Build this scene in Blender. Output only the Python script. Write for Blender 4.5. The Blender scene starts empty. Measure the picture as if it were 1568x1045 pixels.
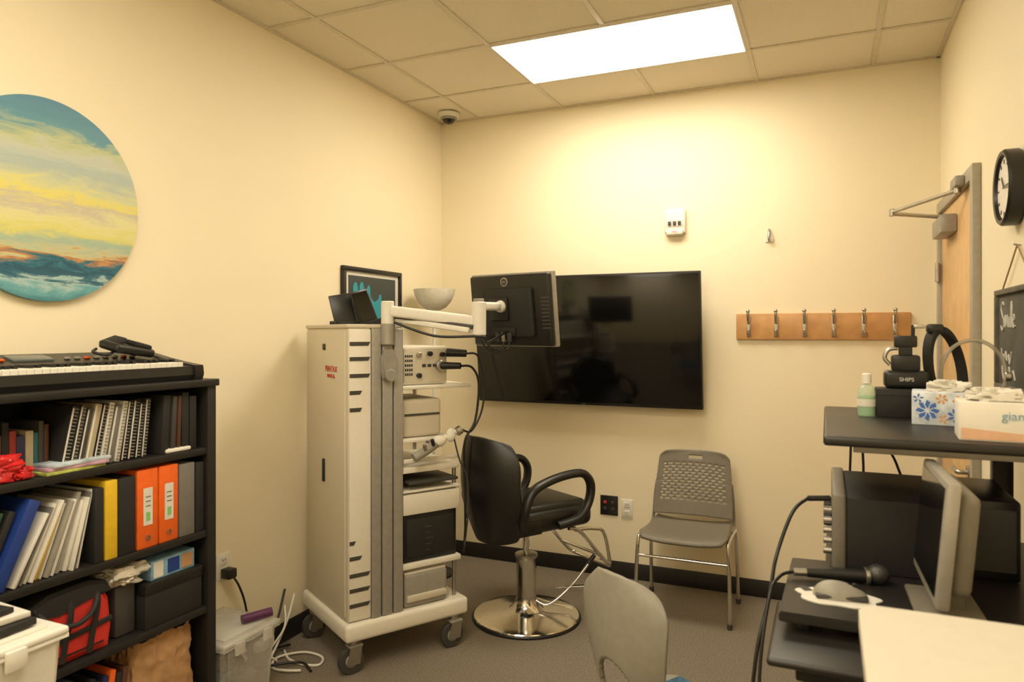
import bpy, bmesh, math, random
from mathutils import Vector, Matrix, noise
random.seed(7)
S=bpy.context.scene
try:
    S.view_settings.view_transform='Standard'
    S.view_settings.look='None'
except Exception: pass
COL=S.collection
rad=math.radians
H=3.044; XL=-2.503; XR=.559; YB=4.44; YF=-1.3

# ---------------------------------------------------------------- materials
def M(name,col,rough=.5,metal=0.,nscale=40.,namt=.06,bump=0.,bscale=200.,trans=0.,emit=0.,coat=0.,alpha=1.):
    m=bpy.data.materials.new(name); m.use_nodes=True
    nt=m.node_tree; n=nt.nodes; l=nt.links
    b=n['Principled BSDF']
    b.inputs['Roughness'].default_value=rough; b.inputs['Metallic'].default_value=metal
    b.inputs['Transmission Weight'].default_value=trans
    b.inputs['Coat Weight'].default_value=coat
    b.inputs['Alpha'].default_value=alpha
    tc=n.new('ShaderNodeTexCoord')
    no=n.new('ShaderNodeTexNoise'); no.inputs['Scale'].default_value=nscale; no.inputs['Detail'].default_value=4
    l.new(tc.outputs['Object'],no.inputs['Vector'])
    r=n.new('ShaderNodeValToRGB')
    c=Vector(col)
    r.color_ramp.elements[0].position=.3; r.color_ramp.elements[1].position=.7
    r.color_ramp.elements[0].color=(*(c*(1-namt)),1)
    r.color_ramp.elements[1].color=(*[min(1,x*(1+namt)) for x in c],1)
    l.new(no.outputs['Fac'],r.inputs['Fac']); l.new(r.outputs['Color'],b.inputs['Base Color'])
    if bump>0:
        n2=n.new('ShaderNodeTexNoise'); n2.inputs['Scale'].default_value=bscale; n2.inputs['Detail'].default_value=3
        l.new(tc.outputs['Object'],n2.inputs['Vector'])
        bp=n.new('ShaderNodeBump'); bp.inputs['Strength'].default_value=bump; bp.inputs['Distance'].default_value=.002
        l.new(n2.outputs['Fac'],bp.inputs['Height']); l.new(bp.outputs['Normal'],b.inputs['Normal'])
    return m

WALL=M('wall_paint',(.87,.775,.565),.62,nscale=1.5,namt=.012,bump=.12,bscale=260)
CEIL=M('ceiling_tile',(.78,.70,.56),.9,nscale=160,namt=.07,bump=.4,bscale=300)
GRID=M('ceiling_grid',(.66,.59,.46),.6)
CARPET=M('carpet',(.20,.168,.125),.95,nscale=140,namt=.35,bump=.8,bscale=400)
BASEB=M('rubber_baseboard',(.016,.014,.013),.5)
BLACK=M('black_plastic',(.010,.0095,.009),.38)
BLACKM=M('black_matte',(.014,.013,.012),.7)
SHELFM=M('shelf_laminate',(.013,.0115,.0105),.45,nscale=20)
SCREEN=M('screen_glass',(.003,.003,.003),.12,coat=.2,namt=.01)
LEATHER=M('black_vinyl',(.010,.009,.008),.36,bump=.25,bscale=350)
CHROME=M('chrome',(.72,.70,.66),.12,1.)
STEEL=M('brushed_steel',(.48,.46,.42),.35,1.)
ALU=M('aluminium_grey',(.36,.34,.30),.42,.3)
BEIGE=M('beige_enamel',(.60,.54,.42),.42,nscale=6,namt=.02)
WHITE=M('white_enamel',(.76,.72,.62),.4,namt=.02)
WHITEP=M('white_plastic',(.78,.75,.67),.5,namt=.02)
GREYP=M('grey_plastic',(.185,.165,.13),.5,bump=.1)
GREYL=M('grey_plastic_light',(.30,.28,.235),.5)
DARKG=M('dark_grey',(.05,.047,.043),.5)
WOOD=M('door_maple',(.66,.42,.19),.4,nscale=9,namt=.12)
PAPER=M('paper',(.70,.67,.60),.8,namt=.05)
RED=M('red_fabric',(.55,.025,.015),.75,bump=.4)
REDP=M('red_plastic',(.55,.02,.02),.25,namt=.3,nscale=25)
ORANGE=M('orange_binder',(.80,.13,.012),.45)
YELLOW=M('yellow_binder',(.72,.47,.02),.45)
BLUE=M('blue_binder',(.015,.045,.24),.4)
GREEN=M('green_folder',(.02,.065,.035),.5)
GREYB=M('grey_binder',(.17,.16,.145),.5)
TEAL=M('teal_print',(.035,.31,.40),.6)
LBLUE=M('light_blue_card',(.20,.38,.52),.5,namt=.25,nscale=30)
TAN=M('paper_bag',(.42,.23,.10),.85,namt=.15,nscale=14,bump=.5,bscale=60)
PURPLE=M('purple_lid',(.08,.015,.07),.4)
def clearp(name,col,a=.35):
    return M(name,col,.18,namt=.08,nscale=8,alpha=a)
CLEAR=clearp('clear_plastic',(.70,.67,.60),.30)
CLEARB=clearp('clear_bottle',(.6,.75,.6),.45)
GREENL=M('sanitiser_label',(.22,.55,.18),.5)
FABBLUE=M('blue_fabric',(.04,.12,.20),.9,namt=.5,nscale=60)
FROST=M('frosted_glass_bowl',(.93,.89,.78),.35,trans=.25)

def lampmat(name,s):
    m=bpy.data.materials.new(name); m.use_nodes=True; nt=m.node_tree; n=nt.nodes; l=nt.links
    n.remove(n['Principled BSDF']); e=n.new('ShaderNodeEmission')
    tc=n.new('ShaderNodeTexCoord'); w=n.new('ShaderNodeTexNoise'); w.inputs['Scale'].default_value=2
    r=n.new('ShaderNodeValToRGB'); r.color_ramp.elements[0].color=(1,.89,.695,1); r.color_ramp.elements[1].color=(1,.895,.705,1)
    l.new(tc.outputs['Object'],w.inputs['Vector']); l.new(w.outputs['Fac'],r.inputs['Fac']); l.new(r.outputs['Color'],e.inputs['Color'])
    e.inputs['Strength'].default_value=s; l.new(e.outputs[0],n['Material Output'].inputs[0]); return m
LAMP=lampmat('light_diffuser',18)

# ---------------------------------------------------------------- helpers
def grp(name,loc=(0,0,0),rz=0,rot=None):
    e=bpy.data.objects.new(name,None); COL.objects.link(e); e.location=loc
    e.rotation_euler=rot if rot else (0,0,rz); e.empty_display_size=.1; return e
def fin(name,bm,mat,par=None,loc=(0,0,0),rot=(0,0,0),smooth=True):
    bmesh.ops.recalc_face_normals(bm,faces=bm.faces)
    me=bpy.data.meshes.new(name); bm.to_mesh(me); bm.free()
    if mat: me.materials.append(mat)
    if smooth:
        for p in me.polygons: p.use_smooth=True
        me.set_sharp_from_angle(angle=rad(35))
    o=bpy.data.objects.new(name,me); COL.objects.link(o); o.location=loc; o.rotation_euler=rot
    if par: o.parent=par
    return o
def box(par,name,c,s,mat,rot=(0,0,0),bev=.004,seg=2):
    bm=bmesh.new(); bmesh.ops.create_cube(bm,size=1)
    for v in bm.verts: v.co=Vector((v.co.x*s[0],v.co.y*s[1],v.co.z*s[2]))
    b=min(bev,min(s)*.45)
    if b>0: bmesh.ops.bevel(bm,geom=list(bm.edges),offset=b,segments=seg,affect='EDGES',profile=.5)
    return fin(name,bm,mat,par,c,rot)
def bx(par,name,x0,x1,y0,y1,z0,z1,mat,bev=.004,seg=2,rot=(0,0,0)):
    return box(par,name,((x0+x1)/2,(y0+y1)/2,(z0+z1)/2),(x1-x0,y1-y0,z1-z0),mat,rot,bev,seg)
def lathe(par,name,prof,mat,loc=(0,0,0),rot=(0,0,0),n=40):
    bm=bmesh.new(); rings=[]
    for (r,z) in prof:
        if r<1e-5: rings.append([bm.verts.new((0,0,z))])
        else: rings.append([bm.verts.new((r*math.cos(2*math.pi*i/n),r*math.sin(2*math.pi*i/n),z)) for i in range(n)])
    for a,b in zip(rings,rings[1:]):
        for i in range(n):
            j=(i+1)%n
            if len(a)==1 and len(b)==1: continue
            if len(a)==1: bm.faces.new((a[0],b[i],b[j]))
            elif len(b)==1: bm.faces.new((a[i],a[j],b[0]))
            else: bm.faces.new((a[i],a[j],b[j],b[i]))
    return fin(name,bm,mat,par,loc,rot)
def cyl(par,name,p0,p1,r,mat,r2=None,n=28):
    p0=Vector(p0);p1=Vector(p1);d=p1-p0;L=d.length
    r2=r if r2 is None else r2
    q=d.to_track_quat('Z','Y').to_euler()
    e=min(r,r2,L)*.12
    return lathe(par,name,[(0,0),(r-e,0),(r,e),(r2,L-e),(r2-e,L),(0,L)],mat,p0,q,n)
def ball(par,name,c,r,mat,sc=(1,1,1),rot=(0,0,0)):
    bm=bmesh.new(); bmesh.ops.create_uvsphere(bm,u_segments=28,v_segments=18,radius=r)
    for v in bm.verts: v.co=Vector((v.co.x*sc[0],v.co.y*sc[1],v.co.z*sc[2]))
    return fin(name,bm,mat,par,c,rot)
def cr(P,k=8,cyc=False):
    P=[Vector(p) for p in P]; n=len(P); out=[]
    rng=n if cyc else n-1
    for i in range(rng):
        if cyc: a,b,c,d=P[i-1],P[i],P[(i+1)%n],P[(i+2)%n]
        else: a,b,c,d=P[max(i-1,0)],P[i],P[i+1],P[min(i+2,n-1)]
        for j in range(k):
            t=j/k
            out.append(.5*((2*b)+(c-a)*t+(2*a-5*b+4*c-d)*t*t+(3*b-a-3*c+d)*t**3))
    if not cyc: out.append(P[-1])
    return out
def tube(par,name,pts,r,mat,cyc=False,k=8,sm=True,sx=1.):
    Q=cr(pts,k,cyc) if sm else [Vector(p) for p in pts]
    bm=bmesh.new(); n=14; rings=[]; N=len(Q); up=None
    for i,p in enumerate(Q):
        t=(Q[(i+1)%N]-Q[i-1]) if cyc else (Q[min(i+1,N-1)]-Q[max(i-1,0)])
        if t.length<1e-8: t=Vector((0,0,1))
        t.normalize()
        if up is None: up=Vector((0,0,1)) if abs(t.z)<.9 else Vector((1,0,0))
        a=t.cross(up)
        if a.length<1e-4: a=t.orthogonal()
        a.normalize(); b=a.cross(t).normalized(); up=b
        rings.append([bm.verts.new(p+(a*math.cos(2*math.pi*j/n)*r*sx+b*math.sin(2*math.pi*j/n)*r)) for j in range(n)])
    prs=list(zip(rings,rings[1:]))+([(rings[-1],rings[0])] if cyc else [])
    for A,B in prs:
        for j in range(n): bm.faces.new((A[j],A[(j+1)%n],B[(j+1)%n],B[j]))
    if not cyc: bm.faces.new(rings[0]); bm.faces.new(rings[-1][::-1])
    return fin(name,bm,mat,par)
def prism(par,name,poly,axis,t,mat,loc=(0,0,0),rot=(0,0,0),bev=0.):
    bm=bmesh.new()
    def P(a,b,c): return {'z':(a,b,c),'y':(a,c,b),'x':(c,a,b)}[axis]
    A=[bm.verts.new(P(a,b,-t/2)) for a,b in poly]; B=[bm.verts.new(P(a,b,t/2)) for a,b in poly]
    bm.faces.new(A); bm.faces.new(B[::-1]); n=len(A)
    for i in range(n): bm.faces.new((A[i],A[(i+1)%n],B[(i+1)%n],B[i]))
    if bev>0:
        es=[e for e in bm.edges if any(len(f.verts)==n for f in e.link_faces)] if n!=4 else list(bm.edges)
        bmesh.ops.bevel(bm,geom=es,offset=bev,segments=2,affect='EDGES')
    return fin(name,bm,mat,par,loc,rot)
def sheet(par,name,fn,nu,nv,t,mat,mask=None,loc=(0,0,0),rot=(0,0,0),sub=0):
    bm=bmesh.new()
    V=[[bm.verts.new(fn(i/nu,j/nv)) for j in range(nv+1)] for i in range(nu+1)]
    for i in range(nu):
        for j in range(nv):
            if mask and not mask(i,j,(i+.5)/nu,(j+.5)/nv): continue
            bm.faces.new((V[i][j],V[i+1][j],V[i+1][j+1],V[i][j+1]))
    for v in [v for v in bm.verts if not v.link_faces]: bm.verts.remove(v)
    o=fin(name,bm,mat,par,loc,rot)
    if t>0:
        m=o.modifiers.new('sol','SOLIDIFY'); m.thickness=t; m.offset=0
    if sub:
        m=o.modifiers.new('sub','SUBSURF'); m.levels=sub; m.render_levels=sub
    return o
def text(par,name,s,size,mat,loc,rot,ext=.0006):
    c=bpy.data.curves.new(name,'FONT'); c.body=s; c.size=size; c.extrude=ext; c.align_x='CENTER'; c.align_y='CENTER'
    c.materials.append(mat); o=bpy.data.objects.new(name,c); COL.objects.link(o); o.location=loc; o.rotation_euler=rot; o.parent=par
    return o
def crinkle(par,nm,c,s,mat,amp=.25,seed=1,rot=(0,0,0)):
    bm=bmesh.new(); bmesh.ops.create_icosphere(bm,subdivisions=5,radius=1)
    for v in bm.verts:
        n=noise.noise(v.co*2.1+Vector((seed*3.1,0,0)))+.5*noise.noise(v.co*5+Vector((0,seed*2.,0)))+.22*abs(noise.noise(v.co*11+Vector((0,0,seed))))
        k=1+amp*n
        v.co=Vector((max(-.95,min(.95,v.co.x*k))*s[0],max(-.95,min(.95,v.co.y*k))*s[1],max(-.9,min(.95,v.co.z*k))*s[2]))
    return fin(nm,bm,mat,par,c,rot)

# ---------------------------------------------------------------- room
bx(None,'floor',XL-.1,XR+.1,YF-.1,YB+.1,-.1,0,CARPET,0)
bx(None,'ceiling',XL-.1,XR+.1,YF-.1,YB+.1,H,H+.1,CEIL,0)
bx(None,'wall_back',XL-.1,XR+.1,YB,YB+.1,0,H,WALL,0)
bx(None,'wall_left',XL-.1,XL,YF,YB,0,H,WALL,0)
bx(None,'wall_right',XR,XR+.1,YF,YB,0,H,WALL,0)
bx(None,'wall_front',XL-.1,XR+.1,YF-.1,YF,0,H,WALL,0)
bx(None,'baseboard_back',XL,XR,YB-.008,YB,0,.102,BASEB,.003)
bx(None,'baseboard_left',XL,XL+.008,YF,YB-.008,0,.102,BASEB,.003)
bx(None,'baseboard_right',XR-.008,XR,YF,3.325,0,.102,BASEB,.003)
g=grp('ceiling_grid')
for i in range(5):
    x=-2.208+.61*i
    bx(g,'runner_x_%d'%i,x-.012,x+.012,YF,YB,H-.006,H,GRID,.0015)
y=3.93;j=0
while y>YF:
    bx(g,'runner_y_%d'%j,XL,XR,y-.012,y+.012,H-.0065,H,GRID,.0015); y-=.61; j+=1
bx(g,'wall_angle_back',XL,XR,YB-.022,YB,H-.007,H,GRID,.0015)
bx(g,'wall_angle_left',XL,XL+.022,YF,YB,H-.007,H,GRID,.0015)
bx(g,'wall_angle_right',XR-.022,XR,YF,YB,H-.007,H,GRID,.0015)
def troffer(y0,y1,x0=-1.598,x1=-.378):
    g=grp('ceiling_light_panel',((x0+x1)/2,(y0+y1)/2,H))
    w=(x1-x0)/2-.006; d=(y1-y0)/2-.006
    bx(g,'diffuser',-w+.008,w-.008,-d+.008,d-.008,-.012,-.008,LAMP,.001)
    bx(g,'frame_front',-w,w,-d,-d+.008,-.013,-.001,WHITE,.002)
    bx(g,'frame_rear',-w,w,d-.008,d,-.013,-.001,WHITE,.002)
    bx(g,'frame_left',-w,-w+.008,-d+.008,d-.008,-.013,-.001,WHITE,.002)
    bx(g,'frame_right',w-.008,w,-d+.008,d-.008,-.013,-.001,WHITE,.002)
troffer(3.32,3.93)
troffer(.88,1.49)
troffer(-.95,-.34)  # unseen extra panel behind the camera, added to spread the light more evenly

# ---------------------------------------------------------------- security dome
g=grp('security_camera',(-2.33,4.23,H-.007))
lathe(g,'base',[(0,0),(.065,0),(.07,-.006),(.068,-.028),(.05,-.034),(0,-.034)],WHITEP)
lathe(g,'dome',[(.044,-.03),(.042,-.048),(.032,-.064),(.017,-.073),(0,-.076)],SCREEN)
lathe(g,'collar',[(.056,-.03),(.056,-.042),(.045,-.046),(.04,-.03)],GREYL)

# ---------------------------------------------------------------- painting (left wall)
def painting_mat():
    m=bpy.data.materials.new('seascape_paint'); m.use_nodes=True; nt=m.node_tree; n=nt.nodes; l=nt.links
    b=n['Principled BSDF']; b.inputs['Roughness'].default_value=.45
    tc=n.new('ShaderNodeTexCoord')
    mp=n.new('ShaderNodeMapping'); mp.inputs['Scale'].default_value=(1,2.2,10.)
    mp.inputs['Rotation'].default_value=(rad(-7),0,0)
    no=n.new('ShaderNodeTexNoise'); no.inputs['Scale'].default_value=1.9; no.inputs['Detail'].default_value=10; no.inputs['Roughness'].default_value=.72; no.inputs['Distortion'].default_value=.8
    l.new(tc.outputs['Object'],mp.inputs['Vector']); l.new(mp.outputs[0],no.inputs['Vector'])
    sx=n.new('ShaderNodeSeparateXYZ'); l.new(tc.outputs['Object'],sx.inputs[0])
    a=n.new('ShaderNodeMath'); a.operation='MULTIPLY_ADD'; a.inputs[1].default_value=1/.71; a.inputs[2].default_value=.5; l.new(sx.outputs['Z'],a.inputs[0])
    c=n.new('ShaderNodeMath'); c.operation='MULTIPLY_ADD'; c.inputs[1].default_value=.30; c.inputs[2].default_value=-.15; l.new(no.outputs['Fac'],c.inputs[0])
    s=n.new('ShaderNodeMath'); s.operation='ADD'; l.new(a.outputs[0],s.inputs[0]); l.new(c.outputs[0],s.inputs[1])
    r=n.new('ShaderNodeValToRGB'); cr_=r.color_ramp
    st=[(0,(.06,.22,.26)),(.07,(.14,.38,.42)),(.105,(.40,.55,.52)),(.125,(.03,.14,.20)),(.17,(.015,.08,.13)),(.20,(.03,.17,.23)),(.22,(.50,.20,.05)),(.24,(.55,.52,.28)),
        (.29,(.34,.47,.38)),(.35,(.66,.62,.18)),(.42,(.70,.66,.34)),(.48,(.54,.50,.38)),(.53,(.74,.66,.16)),(.59,(.58,.60,.36)),(.66,(.40,.48,.44)),(.74,(.52,.56,.46)),(.80,(.48,.52,.28)),(.86,(.12,.30,.37)),(1,(.10,.24,.34))]
    cr_.elements[0].color=(*st[0][1],1); cr_.elements[1].position=1; cr_.elements[1].color=(*st[-1][1],1)
    for p,q in st[1:-1]:
        e=cr_.elements.new(p); e.color=(*q,1)
    l.new(s.outputs[0],r.inputs['Fac']); l.new(r.outputs['Color'],b.inputs['Base Color'])
    bp=n.new('ShaderNodeBump'); bp.inputs['Strength'].default_value=.3; bp.inputs['Distance'].default_value=.003
    l.new(no.outputs['Fac'],bp.inputs['Height']); l.new(bp.outputs['Normal'],b.inputs['Normal'])
    return m
g=grp('round_painting',(XL,1.625,2.02))
poly=[(.353*math.cos(2*math.pi*i/96),.353*math.sin(2*math.pi*i/96)) for i in range(96)]
prism(g,'canvas',poly,'x',.022,painting_mat(),(.013,0,0),bev=.003)

# ---------------------------------------------------------------- framed picture on left wall
g=grp('framed_picture',(XL+.001,3.585,1.73))
w=.30;h=.208
bx(g,'frame_top',0,.025,-w,w,h-.026,h,BLACK); bx(g,'frame_bottom',0,.025,-w,w,-h,-h+.026,BLACK)
bx(g,'frame_left',0,.025,-w,-w+.026,-h+.026,h-.026,BLACK); bx(g,'frame_right',0,.025,w-.026,w,-h+.026,h-.026,BLACK)
bx(g,'mat_board',0,.010,-w+.02,w-.02,-h+.02,h-.02,PAPER,0)
bx(g,'print',.010,.012,-w+.06,w-.06,-h+.05,h-.05,M('print_dark',(.055,.065,.06),.6),0)
prism(g,'print_figures',[(-.20,-.14),(-.20,.10),(-.19,.115),(-.17,.12),(-.155,.09),(-.15,.03),(-.14,.03),(-.14,.10),(-.125,.125),(-.105,.12),(-.095,.09),(-.09,.02),(-.07,.03),(-.065,.09),(-.05,.11),(-.035,.10),(-.03,.04),(.01,.01),(.05,.03),(.06,.06),(.08,.06),(.09,-.02),(.14,-.01),(.17,-.04),(.22,-.03),(.22,-.14)],'x',.002,TEAL,(.014,0,0))
prism(g,'print_rocks',[(-.23,-.145),(-.23,-.02),(-.19,-.0),(-.15,-.05),(-.09,-.03),(-.05,-.08),(0,-.06),(.05,-.09),(.12,-.06),(.23,-.09),(.23,-.145)],'x',.002,BLACKM,(.0165,0,0))

# ---------------------------------------------------------------- floor lamp in corner
g=grp('floor_lamp',(-2.32,4.02,0))
lathe(g,'base',[(0,0),(.13,0),(.13,.012),(.11,.022),(.02,.03),(0,.03)],BLACK)
cyl(g,'pole',(0,0,.02),(0,0,1.70),.011,WHITEP)
lathe(g,'bowl',[(0,1.70),(.04,1.702),(.078,1.722),(.108,1.758),(.127,1.80),(.135,1.838),(.131,1.838),(.122,1.80),(.10,1.762),(.07,1.735),(0,1.72)],FROST)

# ---------------------------------------------------------------- TV
g=grp('wall_television',(-1.414,4.31,1.51),rot=(rad(7),0,0))
W=.741;Hh=.414
box(g,'bezel',(0,0,0),(2*W,.035,2*Hh),BLACK,bev=.006)
box(g,'screen',(0,-.018,.004),(2*W-.022,.003,2*Hh-.032),SCREEN,bev=.001)
box(g,'rear_housing',(0,.028,-.05),(1.0,.03,.5),BLACKM,bev=.01)
text(g,'logo','LUX',.012,GREYL,(0,-.0195,-Hh+.008),(rad(90),0,0))
box(g,'mount_plate',(0,.07,.0),(.5,.055,.22),BLACKM,rot=(rad(-7),0,0))

# ---------------------------------------------------------------- wall devices
g=grp('fire_alarm_strobe',(-.852,YB,2.242))
box(g,'body',(0,-.02,0),(.128,.04,.15),WHITEP,bev=.012,seg=3)
box(g,'lower_lip',(0,-.024,-.07),(.10,.046,.035),WHITEP,bev=.012,seg=3)
box(g,'strobe_lens',(0,-.042,-.015),(.098,.012,.034),CLEAR,bev=.004)
for i in(-1,0,1): box(g,'strobe_tube_%d'%(i+2),(i*.03,-.043,-.015),(.018,.014,.024),DARKG,bev=.002)
text(g,'lettering','FIRE',.018,RED,(0,-.0475,-.068),(rad(90),0,0))
g=grp('wall_hook',(-.309,YB,2.131))
prism(g,'plate',[(-.022,-.042),(.022,-.042),(.026,-.02),(.012,.03),(0,.044),(-.012,.03),(-.026,-.02)],'y',.008,WHITEP,(0,-.004,0),bev=.002)
tube(g,'hook',[(0,-.008,.03),(0,-.022,.012),(0,-.032,-.012),(0,-.03,-.030),(0,-.012,-.034)],.007,STEEL)

WOOD2=M('rack_wood',(.58,.31,.12),.42,nscale=12,namt=.14)
g=grp('coat_rack',(-.0375,YB,1.594))
box(g,'board',(0,-.011,0),(.91,.02,.152),WOOD2,bev=.004)
for i in range(6):
    x=-.3845+.1526*i
    box(g,'hook_plate_%d'%i,(x,-.023,.0),(.022,.005,.12),STEEL,bev=.002)
    tube(g,'upper_prong_%d'%i,[(x,-.026,.02),(x,-.05,.035),(x,-.062,.065),(x,-.062,.085)],.008,STEEL)
    ball(g,'upper_tip_%d'%i,(x,-.062,.089),.011,STEEL)
    tube(g,'lower_prong_%d'%i,[(x,-.026,-.02),(x,-.045,-.045),(x,-.058,-.04),(x,-.06,-.02)],.007,STEEL)

g=grp('data_outlet',(-1.275,YB,.4525))
box(g,'plate',(0,-.004,0),(.116,.008,.125),BLACK,bev=.003)
for i,(a,b) in enumerate([(-.025,.02),(.025,.02),(-.025,-.02),(.025,-.02)]):
    box(g,'jack_%d'%i,(a,-.01,b),(.02,.008,.018),RED if i==0 else DARKG,bev=.002)
def outlet(loc,rz):
    g=grp('power_outlet',loc,rz)
    box(g,'plate',(0,-.003,0),(.075,.006,.12),WHITEP,bev=.003)
    for s in(-1,1):
        box(g,'socket_%d'%(s+2),(0,-.008,s*.026),(.034,.005,.034),WHITE,bev=.008)
        for q in(-1,1): box(g,'slot_%d_%d'%(s+2,q+2),(q*.007,-.0108,s*.026+.004),(.003,.001,.009),BLACK,bev=0)
    return g
outlet((-1.158,YB,.44),0)
outlet((XL,2.43,.50),rad(90))
g=grp('power_cord',(XL,2.43,.50),rad(90))
box(g,'plug',(0,-.039,-.026),(.05,.054,.045),BLACK,bev=.008)
tube(g,'cord',[(0,-.055,-.03),(.03,-.07,-.09),(.08,-.06,-.20),(.13,-.045,-.40),(.15,-.05,-.49)],.005,BLACK)

# ---------------------------------------------------------------- door
g=grp('door_1',(XR,0,0))
FR=M('door_frame_paint',(.36,.325,.26),.4)
bx(g,'slab',-.014,0,3.385,4.275,.008,2.175,WOOD,.002)
bx(g,'jamb_near',-.032,0,3.328,3.385,0,2.232,FR); bx(g,'jamb_far',-.032,0,4.275,4.332,0,2.232,FR)
bx(g,'head',-.032,0,3.385,4.275,2.175,2.232,FR)
for i,z in enumerate((.25,1.1,1.87)):
    cyl(g,'hinge_%d'%i,(-.036,4.268,z-.05),(-.036,4.268,z+.05),.011,STEEL)
    bx(g,'hinge_leaf_%d'%i,-.035,-.031,4.275,4.31,z-.05,z+.05,STEEL,.001)
bx(g,'closer_body',-.080,-.014,3.80,4.10,2.02,2.105,ALU,.008)
bx(g,'closer_shoe',-.068,-.032,3.49,3.62,2.175,2.218,ALU,.006)
tube(g,'closer_arm_a',[(-.05,3.55,2.165),(-.265,3.965,2.15)],.009,STEEL,sm=False)
tube(g,'closer_arm_b',[(-.045,4.02,2.12),(-.265,3.965,2.142)],.010,STEEL,sm=False)
cyl(g,'closer_elbow',(-.265,3.965,2.13),(-.265,3.965,2.165),.014,STEEL)
cyl(g,'closer_spindle',(-.045,4.02,2.10),(-.045,4.02,2.13),.016,STEEL)
cyl(g,'closer_pivot',(-.05,3.55,2.15),(-.05,3.55,2.185),.014,STEEL)
cyl(g,'handle_rose',(-.014,3.46,.98),(-.03,3.46,.98),.03,STEEL)
tube(g,'handle_lever',[(-.03,3.46,.98),(-.06,3.46,.98),(-.065,3.50,.98),(-.062,3.58,.978)],.010,STEEL)

# ---------------------------------------------------------------- clock
g=grp('wall_clock',(XR,2.72,2.02),rot=(0,rad(-90),0))
lathe(g,'case',[(0,0),(.114,0),(.121,.008),(.121,.044),(.115,.052),(.104,.050),(.099,.038),(0,.038)],BLACK,n=64)
lathe(g,'face',[(0,.039),(.099,.039),(.099,.040),(0,.040)],WHITEP,n=64)
for i in range(12):
    a=i*math.pi/6
    box(g,'mark_%d'%i,(.084*math.cos(a),.084*math.sin(a),.0415),(.014,.004,.002),BLACK,rot=(0,0,a),bev=0)
box(g,'hour_hand',(.018,.014,.043),(.05,.006,.002),BLACK,rot=(0,0,.7),bev=0)
box(g,'minute_hand',(.0,-.034,.045),(.075,.004,.002),BLACK,rot=(0,0,1.57),bev=0)

# ---------------------------------------------------------------- chalkboard sign
g=grp('chalkboard_sign',(XR,2.70,1.535))
CH=M('chalk_white',(.6,.58,.52),.9); TW=M('twine',(.35,.22,.11),.9); BF=M('board_frame',(.13,.115,.09),.7,nscale=15,namt=.3)
bx(g,'panel',-.014,-.004,-.25,.25,-.155,.155,M('chalkboard',(.085,.082,.065),.85,nscale=8,namt=.3),.001)
for nm,a in {'frame_top':(-.26,.26,.15,.168),'frame_bottom':(-.26,.26,-.168,-.15)}.items(): bx(g,nm,-.026,-.003,a[0],a[1],a[2],a[3],BF,.003)
bx(g,'frame_left',-.026,-.003,-.26,-.243,-.15,.15,BF,.003); bx(g,'frame_right',-.026,-.003,.243,.26,-.15,.15,BF,.003)
def scrawl(nm,P): tube(g,nm,[(-.0155,a,b) for a,b in P],.0026,CH,k=6)
scrawl('chalk_s',[(.155,.115),(.175,.125),(.195,.105),(.175,.08),(.155,.06),(.175,.03),(.20,.045)])
scrawl('chalk_m',[(.14,.04),(.135,.08),(.12,.045),(.105,.08),(.095,.04)])
scrawl('chalk_i',[(.08,.075),(.078,.04)]); scrawl('chalk_l',[(.06,.04),(.05,.12),(.04,.10),(.045,.04)]); scrawl('chalk_e',[(.03,.06),(.01,.065),(.015,.08),(.03,.07),(.02,.04),(.0,.045)])
scrawl('chalk_line_b',[(.19,-.03),(.18,-.07),(.16,-.05),(.15,-.08),(.13,-.04),(.11,-.07),(.09,-.05),(.07,-.08),(.05,-.04)])
scrawl('chalk_heart',[(.16,-.10),(.18,-.09),(.17,-.12),(.15,-.135),(.13,-.11),(.14,-.09),(.16,-.10)]); scrawl('chalk_line_c',[(.10,-.13),(.08,-.09),(.06,-.13),(.03,-.10),(.0,-.13)])
tube(g,'twine_far',[(-.012,.20,.165),(-.01,.0,.30)],.0025,TW,sm=False)
tube(g,'twine_near',[(-.012,-.20,.165),(-.01,.0,.30)],.0025,TW,sm=False)
cyl(g,'nail',(0,0,.298),(-.02,0,.302),.003,STEEL)

# ---------------------------------------------------------------- bookcase
BX=-2.16; BW=XL+.012; SY=2.025
g=grp('bookcase')
bx(g,'top',BW,BX+.01,1.14,2.075,1.353,1.38,SHELFM)
bx(g,'side_far',BW,BX,SY,2.067,0,1.353,SHELFM); bx(g,'side_near',BW,BX,1.15,1.19,0,1.353,SHELFM)
for i,z in enumerate((1.12,.805,.515,.215,.06)): bx(g,'shelf_%d'%i,BW+.01,BX-.004,1.19,SY,z-.026,z,SHELFM,.002)
bx(g,'back_panel',BW,BW+.008,1.19,SY,0,1.353,BLACKM,0)
bx(g,'kick',BX-.04,BX-.02,1.19,SY,0,.034,SHELFM)
def slab(par,nm,y,t,z,h,d,mat,lean=0,xf=BX-.02,pages=True):
    a=rad(-lean)
    piv=Vector((xf-d/2,y,z)); off=Vector((0,t/2,h/2))
    R=Matrix.Rotation(a,3,'X'); c=piv+R@off
    if lean>0: c.z+=t*math.sin(abs(a))*1.0
    box(par,nm,c,(d,t,h),mat,rot=(a,0,0),bev=.002)
    return c,R
g=grp('books')
cols=[BLACKM,DARKG,M('bk_brown',(.08,.03,.015),.6),M('bk_navy',(.015,.02,.06),.5),M('bk_red',(.24,.02,.015),.5),M('bk_cream',(.42,.35,.23),.6),M('bk_tealb',(.02,.11,.12),.5)]
y=1.20;i=0
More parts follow.
